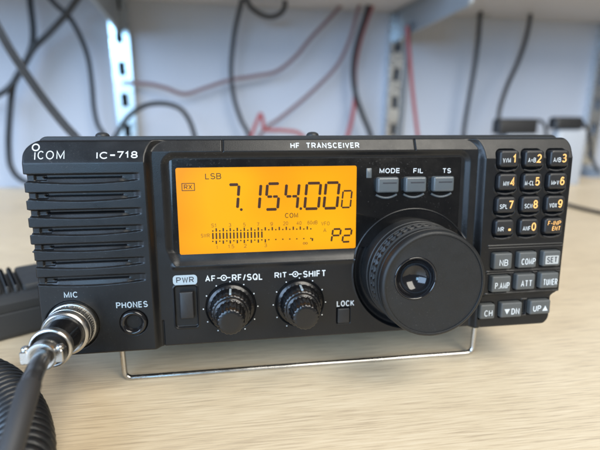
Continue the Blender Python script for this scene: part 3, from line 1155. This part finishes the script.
mb.build('finger_dimple', M['glass'], dial, 60)

# microphone socket on the panel
mb = MB()
mb.lathe(MIC[0], MIC[1], [(10.3, -1.2), (10.3, 0.9), (9.9, 1.5), (9.0, 1.7), (8.6, 1.6)], 64)
mb.build('microphone_socket', M['chrome'], radio, 40)

# ------------------------------------------------------------------ microphone plug with its cable
def panel_w(x, y, z):
    q = WM @ np.array([x, y, z]) + np.array([0, 0, UPOFF])
    return tuple(q * MM)


plug = thing('microphone_plug', 'silver screw-on microphone plug with black barrel, plugged into the left of the radio', 'plug', panel_w(MIC[0], MIC[1], 1.7), RADIO_ROT)


def VP(x, y, z):                       # along the plug's own axis
    k = max(0, z - 8)
    return ((x - MIC[0] - 0.05 * k) * MM, -(z - 1.7) * MM, (y - MIC[1] - 0.02 * k) * MM)


mb = MB(VP)
mb.lathe(MIC[0], MIC[1], [(8.6, 1.75), (9.4, 2.1), (9.5, 2.4), (9.5, 5.6), (9.3, 6.0), (9.0, 6.1)], 240, False, True, lambda a, k: 1 - (0.035 * (math.sin(a * 60) > 0) if 2 <= k <= 3 else 0))
mb.lathe(MIC[0], MIC[1], [(9.0, 6.1), (9.25, 6.4), (9.3, 6.9), (9.3, 8.6), (9.0, 9.2), (8.3, 9.6), (7.6, 9.4)], 96)
mb.build('coupling_ring', M['chrome'], plug, 40)
mb = MB(VP)
mb.lathe(MIC[0], MIC[1], [(7.4, 9.3), (7.3, 9.6), (7.1, 19.2)], 64)
mb.build('barrel', M['gloss'], plug, 40)
mb = MB(VP)
mb.lathe(MIC[0], MIC[1], [(7.2, 19.2), (7.6, 19.4), (7.75, 19.8), (7.75, 21.4), (7.5, 21.9), (7.0, 22.1), (6.6, 21.9), (6.5, 19.6)], 64)
mb.build('end_ring', M['chrome'], plug, 40)
mb = MB(VP)
mb.lathe(MIC[0], MIC[1], [(6.4, 19.3), (6.4, 20.2), (4.4, 20.3)], 48)
mb.build('inner_liner', M['black'], plug, 40)
mb = MB(VP)
mb.lathe(MIC[0], MIC[1], [(4.3, 19.7), (4.3, 24.2), (5.2, 24.5), (5.35, 24.9), (5.35, 28.4), (5.1, 28.9), (4.3, 29.1), (3.6, 28.8)], 64)
for sx in (-1, 1):
    x0 = MIC[0] + sx * 4.2
    xa, xb = sorted((x0, MIC[0] + sx * 7.4))
    mb.rr(xa, xb, MIC[1] - 2.4, MIC[1] + 2.4, 0.8, [(0.3, 24.8), (0, 25.1), (0, 28.6), (0.3, 28.9)], cap0=True)
mb.build('cord_clamp', M['chrome'], plug, 40)
for sx in (-1, 1):
    mb = MB(VP)
    n_ = 16
    x0 = MIC[0] + sx * 5.9
    prof = [(1.45, 2.3), (1.45, 3.2), (1.1, 3.7), (0.5, 3.8)]
    mb.loft([[(x0 + r * math.cos(2 * math.pi * i / n_), MIC[1] + h, 26.9 - r * math.sin(2 * math.pi * i / n_)) for i in range(n_)] for r, h in prof], False, True)
    mb.build('clamp_screw', M['chrome'], plug, 60)

inv = Matrix.Rotation(TILT, 3, 'X')
o0 = np.array(panel_w(MIC[0], MIC[1], 1.7))


def Vw(x, y, z):                       # world mm to the plug's own frame
    q = inv @ Vector((np.array([x, y, z]) * MM - o0).tolist())
    return tuple(q)


end = np.array(panel_w(MIC[0] - 1.0, MIC[1] - 0.4, 27.5)) * 1000
def atdepth(u, v, D):
    d = ray(u, v)
    return CAMW + d * D


s1 = atdepth(28, 391, 140.0)
s2 = atdepth(10, 452, 128.0)
s3 = atdepth(-25, 560, 118.0)
pth = spline([end, (end * 0.45 + s1 * 0.55) + np.array([0, 0, 0.8]), s1, s2, s3], 12)
mb = MB(Vw)
tube(mb, [p for p in pth[:25]], 3.1, 16)
mb.build('strain_relief', M['relief'], plug, 60)
mb = MB(Vw)
tube(mb, [p for p in pth[22:]], 3.4, 16)
mb.build('cable', M['sleeve'], plug, 60)

# ------------------------------------------------------------------ coiled cord lying on the desk
ctr = spline([atZ(-60, 372, 10.5), atZ(-28, 376, 10.5), atZ(-2, 388, 10.5), atZ(16, 412, 10.5), atZ(23, 440, 10.5), atZ(20, 470, 10.5), atZ(0, 510, 10.5), atZ(-40, 545, 10.5)], 14)
ctr = np.array(ctr)
dl = np.r_[0, np.cumsum(np.linalg.norm(np.diff(ctr, axis=0), axis=1))]
pitch = 3.7
turns = dl[-1] / pitch
N = int(turns * 22)
s_ = np.linspace(0, dl[-1], N)
cp = np.stack([np.interp(s_, dl, ctr[:, k]) for k in range(3)], 1)
tan = np.gradient(cp, axis=0)
tan /= np.linalg.norm(tan, axis=1)[:, None]
side = np.cross(tan, [0, 0, 1])
side /= np.linalg.norm(side, axis=1)[:, None]
ang = 2 * math.pi * s_ / pitch
hel = cp + 8.6 * (np.cos(ang)[:, None] * side + np.sin(ang)[:, None] * np.array([0, 0, 1.0]))
mb = MB(Wd)
tube(mb, hel, 1.82, 8)
cord = mb.build('coiled_cord', M['cable'], None, 60)
tag(cord, 'thick black coiled microphone cord lying in the bottom left corner of the desk', 'cord')

# ------------------------------------------------------------------ hand microphone left of the radio
mic = thing('hand_microphone', 'black hand microphone with ribbed grip lying on the desk left of the radio', 'microphone', Wd(-152, 72, 0), (0, 0, math.radians(30)))
mb = MB(Wd)
# local: +x along the body to the right, y depth, z up; right end near the radio
lo = []
for ins, z in ((2.0, 0.1), (0.4, 1.6), (0.0, 4.0), (0.0, 15.5), (0.5, 16.0)):
    lo.append([(x, y, z) for x, y in rr_outline(-120 + ins, 12 - ins, 0 + ins, 52 - ins, 6)])
mb.loft(lo, True, True)
mb.build('lower_shell', M['micplastic'], mic, 40)
mb = MB(Wd)
lo = []
for ins, z in ((0.6, 16.2), (0.2, 17.0), (0.2, 21.5), (3.5, 24.4), (6.0, 25.4)):
    lo.append([(x, y, z) for x, y in rr_outline(-120 + ins, 12 - ins, 0 + ins, 52 - ins, 6)])
mb.loft(lo, True, True)
mb.build('upper_shell', M['micplastic'], mic, 40)
mb = MB(Wd)
lo = [[(x, y, z) for x, y in rr_outline(-6 + i, 10 - i, 7 + i, 46 - i, 2)] for i, z in ((0, 25.3), (0, 27.6), (0.8, 28.6))]
mb.loft(lo, False, True)
for k in range(12):
    xa = -10.4 - 4.3 * k
    lo = [[(x, y, z) for x, y in rr_outline(xa + i, xa + 2.9 - i, 7 + i, 46 - i, 1.2)] for i, z in ((0, 25.3), (0, 28.2), (0.8, 29.4))]
    mb.loft(lo, False, True)
mb.build('ribbed_grip', M['micplastic'], mic, 40)

# ------------------------------------------------------------------ desk, wall, shelf
mb = MB(Wd)
lo = []
for ins, z in ((0, -25), (0, -1.0), (0.6, 0.0)):
    lo.append([(-1100 + ins, -420 + ins, z), (1300 - ins, -420 + ins, z), (1300 - ins, 648 + KW_ * 1300 - ins, z), (-1100 + ins, 648 - KW_ * 1100 - ins, z)])
mb.loft(lo, True, True)
desk = tag(mb.build('desk', M['wood'], None, 40), 'pale oak laminate desk top under the radio', 'desk')
mb = MB(Wd)
mb.box(-1600, 1800, 0, 50, -300, 1500)
wall = tag(mb.build('wall', M['wall'], None, 40), 'plain pale wall behind the radio and the hanging cables', 'wall')
mb = MB(Wd)
mb.box(-1100, 1300, -225, -1, 300, 318)
shelf = tag(mb.build('shelf', M['shelf'], None, 40), 'pale shelf board above the radio, held by metal brackets', 'shelf')


YAW = math.atan(KW_)
for o in (wall, shelf):
    o.location = Wd(0, 650, 0)
    o.rotation_euler = (0, 0, YAW)


# slotted uprights, each with a hooked bracket reaching forward under the shelf
def upright(X, label):
    t = thing('shelf_upright', label, 'upright', Wd(X, 649.5 + KW_ * X, 0), (0, 0, YAW), group='slotted metal uprights on the wall')
    mb = MB(Wd)
    # U channel: face with slot pairs, built as strips round the openings
    w, dpt = 15, 14
    zs_, ze_ = 20.0, 900.0
    slots = [zs_ + 12 + 50 * k for k in range(17)]
    yf = -dpt
    for xa, xb in ((-w, -5.5), (5.5, w)):
        mb.box(xa, xb, yf, yf + 1.5, zs_, ze_)
    prev = zs_
    for s in slots:
        mb.box(-5.5, 5.5, yf, yf + 1.5, prev, s)
        prev = s + 22
    mb.box(-5.5, 5.5, yf, yf + 1.5, prev, ze_)
    mb.box(-w, -w + 1.5, yf + 1.5, 0, zs_, ze_)
    mb.box(w - 1.5, w, yf + 1.5, 0, zs_, ze_)
    mb.build('channel', M['zinc'], t, 40)
    mb = MB(Wd)
    mb.box(-8, 8, -1.5, -0.5, zs_, ze_)
    mb.build('channel_back', M['black'], t, 40)
    return t


def bracket(X, label, hook=246):
    t = thing('shelf_bracket', label, 'bracket', Wd(X, 636 + KW_ * X, 262), (0, 0, YAW), group='grey brackets under the shelf')
    mb = MB(Wd)
    # profile in depth (y forward negative) and height, extruded 5 mm across: deep at the wall, slim at the front
    pr = [(-1, hook - 262), (-9, hook - 258), (-26, -9), (-60, -7), (-232, 0), (-236, 4), (-236, 36.5), (-1, 36.5)]
    h = 3.0
    a = [(-h, y, z) for y, z in pr]
    b = [(h, y, z) for y, z in pr]
    n = len(pr)
    mb.add(a + b, [tuple(range(n)), tuple(range(2 * n - 1, n - 1, -1))] + [(i, (i + 1) % n + 0, (i + 1) % n + n, i + n)[::-1] for i in range(n)])
    mb.build('arm', M['bracket'], t, None)
    mb = MB(Wd)
    mb.box(-11, -h - 0.1, -234, -4, 35.0, 36.6)
    mb.box(h + 0.1, 11, -234, -4, 35.0, 36.6)
    mb.build('top_flange', M['bracket'], t, None)
    return t


UPX = []
for u, v, lb in ((123.5, 90, 'left slotted upright, brightly lit metal strip behind the top left of the radio'),
                 (395, 90, 'middle slotted upright, behind the radio beside the red and black wires'),
                 (599.5, 90, 'right slotted upright, at the right edge of the picture behind the adapters')):
    if u is None:
        X = 2 * UPX[1] - UPX[0]
    else:
        X = float(atY(u, v, 636)[0])
    UPX.append(X)
    upright(X, lb)
bracket(UPX[0], 'grey shelf bracket hooked on the brightly lit left upright')
bracket(UPX[1], 'grey shelf bracket hooked on the middle upright over the red wires')
bracket(UPX[2], 'grey shelf bracket hooked on the right upright at the picture edge')


# ------------------------------------------------------------------ hanging cables
def cable(name, pts, r, m, label, group='cables hanging against the wall'):
    mb = MB(Wd)
    tube(mb, spline([atY(u, v, Y) for u, v, Y in pts], 10), r, 10)
    return tag(mb.build(name, M[m], None, 60), label, 'cable', group)


c1 = thing('twin_cable', 'twin black cable running diagonally down from the left edge to the radio', 'cable', (0, 0, 0), group='cables hanging against the wall')
for off in (-2.2, 2.2):
    mb = MB(Wd)
    q = [atY(u + off * 0.85, v - off * 0.55, 330) for u, v in ((-30, -22), (0, 32), (14, 56), (40, 94), (62, 122), (78, 140), (92, 160))]
    tube(mb, spline(q, 10), 2.1, 10)
    mb.build('core', M['cable'], c1, 60)
cable('cable', [(29, -30, 620), (30, 0, 620), (33, 28, 620), (32, 46, 618), (25, 63, 616), (15, 80, 612), (11.5, 95, 614), (9, 125, 612), (8.5, 148, 611), (11, 167, 606), (22, 180, 598), (46, 187, 585)], 4.6, 'cable', 'black cable hanging straight down at the far left, under the crossing')
cable('cable', [(90, -20, 560), (68, 12, 590), (50, 32, 606), (34, 48, 606), (24, 65, 604), (13, 83, 600), (0, 94, 600), (-30, 106, 600)], 4.6, 'cable', 'black cable slanting down to the left edge across another cable')
cable('cable', [(48, -4, 600), (56, 5, 602), (69, 17, 606), (80, 36, 612), (88, 58, 618), (92, 85, 620), (94, 108, 622), (98, 125, 622), (106, 140, 622), (112, 175, 622)], 3.9, 'cable', 'dark cable curving down just left of the brightly lit upright')
cable('cable', [(106, 152, 560), (117, 134, 560), (128, 117, 560), (144, 106, 560), (162, 103.5, 560), (179, 108, 560), (189, 120, 560), (195, 138, 560), (198, 160, 560)], 3.9, 'cable', 'black cable arching just above the radio, right of the lit upright')
cable('cable', [(120, 83, 640), (133, 83, 630), (150, 84, 622), (166, 88, 620), (184, 94, 620), (205, 88, 620), (230, 80, 620), (255, 76, 620), (277, 71, 620), (296, 56, 620), (309, 40, 620), (324, 24, 620), (338, 9, 620), (350, -5, 610)], 3.0, 'cablebrown', 'thin mauve cable sagging across the wall and rising to the shelf')
cable('cable', [(244, -6, 600), (240, 8, 606), (234, 36, 616), (231, 70, 620), (234, 98, 620), (241, 120, 620), (249, 137, 618), (256, 175, 610)], 4.0, 'cable', 'black cable hanging in a shallow bow behind the display')
cable('cable', [(244, -8, 596), (250, 6, 596), (260, 14, 598), (271, 17, 600), (281, 13, 600), (285, 4, 600), (282, -10, 598)], 3.9, 'cable', 'black cable loop dangling just under the shelf above the display')
cable('cable', [(366, -6, 600), (358, 10, 608), (350, 38, 616), (338, 64, 622), (320, 84, 624), (300, 102, 622), (280, 118, 618), (266, 128, 614), (258, 140, 610), (250, 170, 606)], 3.0, 'cablebrown', 'thin reddish cable curving from the shelf down to the radio top')
cable('wire', [(246, 150, 560), (252, 134, 560), (257, 121, 560), (260.5, 114, 560), (263, 121, 560), (264, 129, 560), (272, 130, 560), (284, 130.5, 560), (300, 134, 560), (312, 150, 560)], 3.0, 'cablered', 'small kinked red wire just above the radio top')
cable('cable', [(372, -8, 600), (366, 14, 606), (357, 42, 612), (353, 68, 616), (355, 92, 616), (362, 114, 614), (370, 134, 610), (380, 170, 604)], 4.6, 'cable', 'dark cable left of the middle upright, crossing a red wire')
cable('wire', [(378, -8, 606), (368, 16, 610), (359, 44, 616), (354.5, 70, 620), (355, 95, 620), (352, 118, 618), (347, 138, 614), (340, 170, 608)], 4.0, 'cablered', 'dull red wire left of the middle upright, running beside a dark cable')
cable('wire', [(407, 26, 560), (409, 48, 560), (411, 75, 560), (414, 105, 560), (418, 138, 560), (423, 175, 560)], 3.0, 'cablered', 'red wire hanging just right of the middle upright')
cable('cable', [(410, 22, 566), (407, 50, 566), (404.5, 80, 566), (402, 108, 566), (399, 138, 566), (394, 175, 566)], 4.5, 'cablegrey', 'grey cable hanging over the edge of the middle upright')
cable('cable', [(483, -5, 600), (480, 18, 604), (478, 42, 608), (474, 70, 610), (469, 98, 612), (465, 122, 612), (463, 140, 612), (460, 180, 612)], 4.0, 'cable', 'black cable hanging straight down right of the grey bracket')
cable('cable', [(531, -20, 600), (531, 4, 602), (529.5, 22, 604), (525, 42, 600), (518, 62, 590), (508, 84, 575), (501, 104, 560), (498.5, 117, 552), (498, 126, 548)], 3.9, 'cable', 'black cable running down into the left black adapter')
cable('cable', [(476, 15.5, 635), (500, 13, 625), (530, 10, 612), (570, 5.5, 590), (610, 0, 570), (650, -8, 550)], 2.6, 'cablegrey', 'grey cable clipped along the underside of the shelf')
# cable on the desk at the right
mb = MB(Wd)
tube(mb, spline([atZ(540, 196, 2.5), atZ(562, 203, 2.5), atZ(580, 208, 2.5), atZ(602, 213, 2.5), atZ(640, 221, 2.5)], 10), 2.4, 10)
tag(mb.build('cable', M['cable'], None, 60), 'black cable lying on the desk right of the keypad', 'cable')

# ------------------------------------------------------------------ socket block and adapters behind the radio, right
YA = 500.0


def block(name, u0, u1, v0, v1, Y, depth, m, label, cat, r=3, zmin=None):
    a, b = atY(u0, v0, Y), atY(u1, v1, Y)
    x0, x1 = a[0], b[0]
    z0, z1 = (b[2] if zmin is None else zmin), a[2]
    t = thing(name, label, cat, Wd((x0 + x1) / 2, (a[1] + b[1]) / 2 + depth / 2, z0), (0, 0, math.atan(KW_)))
    mb = MB(Wd)
    w = (x1 - x0) / 2
    H_ = z1 - z0
    lo = [[(x, y, z) for x, y in rr_outline(-w + i, w - i, -depth / 2 + i, depth / 2 - i, max(r - i, .5))] for i, z in ((1.2, 0), (0, 1.2), (0, H_ - 4), (2.5, H_ - 0.8), (4.0, H_))]
    mb.loft(lo, True, True)
    mb.build('body', M[m], t, 40)
    return t, x0, x1, z0, z1


t, x0, x1, z0, z1 = block('socket_block', 507, 533, 134, 180, YA, 34, 'white_plastic', 'white socket block standing behind the radio, under the left black adapter', 'socket', zmin=0)
zt1 = z1
t, x0, x1, _, _ = block('power_adapter', 500, 537, 118.5, 134, YA, 22, 'adapter', 'black power adapter behind the radio, left of the other adapter', 'adapter', zmin=zt1)
YC = t.location[1] / MM
ox = (x0 + x1) / 2
mb = MB(Wd)
pth = spline([atY(534, 121, YA + 12), atY(541, 120.5, YA + 12), atY(546, 125, YA + 12), atY(548, 134, YA + 10), atY(549, 150, YA + 8)], 8)
tube(mb, [np.array(p) - np.array([ox, YC, zt1]) for p in pth], 2.6, 10)
mb.build('lead', M['cable'], t, 60)
t, x0, x1, z0, z1 = block('power_supply', 559, 581, 129, 180, YA, 20, 'white_plastic', 'white upright power supply behind the radio, under the right black adapter', 'power supply', r=8, zmin=0)
zt2 = z1
t, x0, x1, _, z1 = block('power_adapter', 556, 584, 117, 129, YA - 3, 22, 'adapter', 'black power adapter on the white supply at the right, with a cable curving down', 'adapter', r=8, zmin=zt2)
mb = MB(Wd)
ox = (x0 + x1) / 2
YC = t.location[1] / MM
pth = spline([atY(579, 122, YA + 18), atY(587, 126, YA + 18), atY(592, 142, YA + 15), atY(594, 158, YA + 10), atY(600, 172, YA)], 8)
tube(mb, [np.array(p) - np.array([ox, YC, zt2]) for p in pth], 3.2, 10)
mb.build('lead', M['cable'], t, 60)
p = atZ(590, 172, 8)
t = thing('cable_reel', 'small blue grey round reel on the desk at the right edge', 'reel', Wd(p[0], p[1], 0))
mb = MB(Wd)
n_ = 40
for prof in ([(26, 0), (27, 1), (27, 4), (20, 5), (20, 12), (27, 13), (27, 16), (25, 17), (9, 17)],):
    mb.loft([[(r * math.cos(2 * math.pi * i / n_), r * math.sin(2 * math.pi * i / n_), z) for i in range(n_)] for r, z in prof], True, True)
mb.build('spool', M['plugblue'], t, 40)
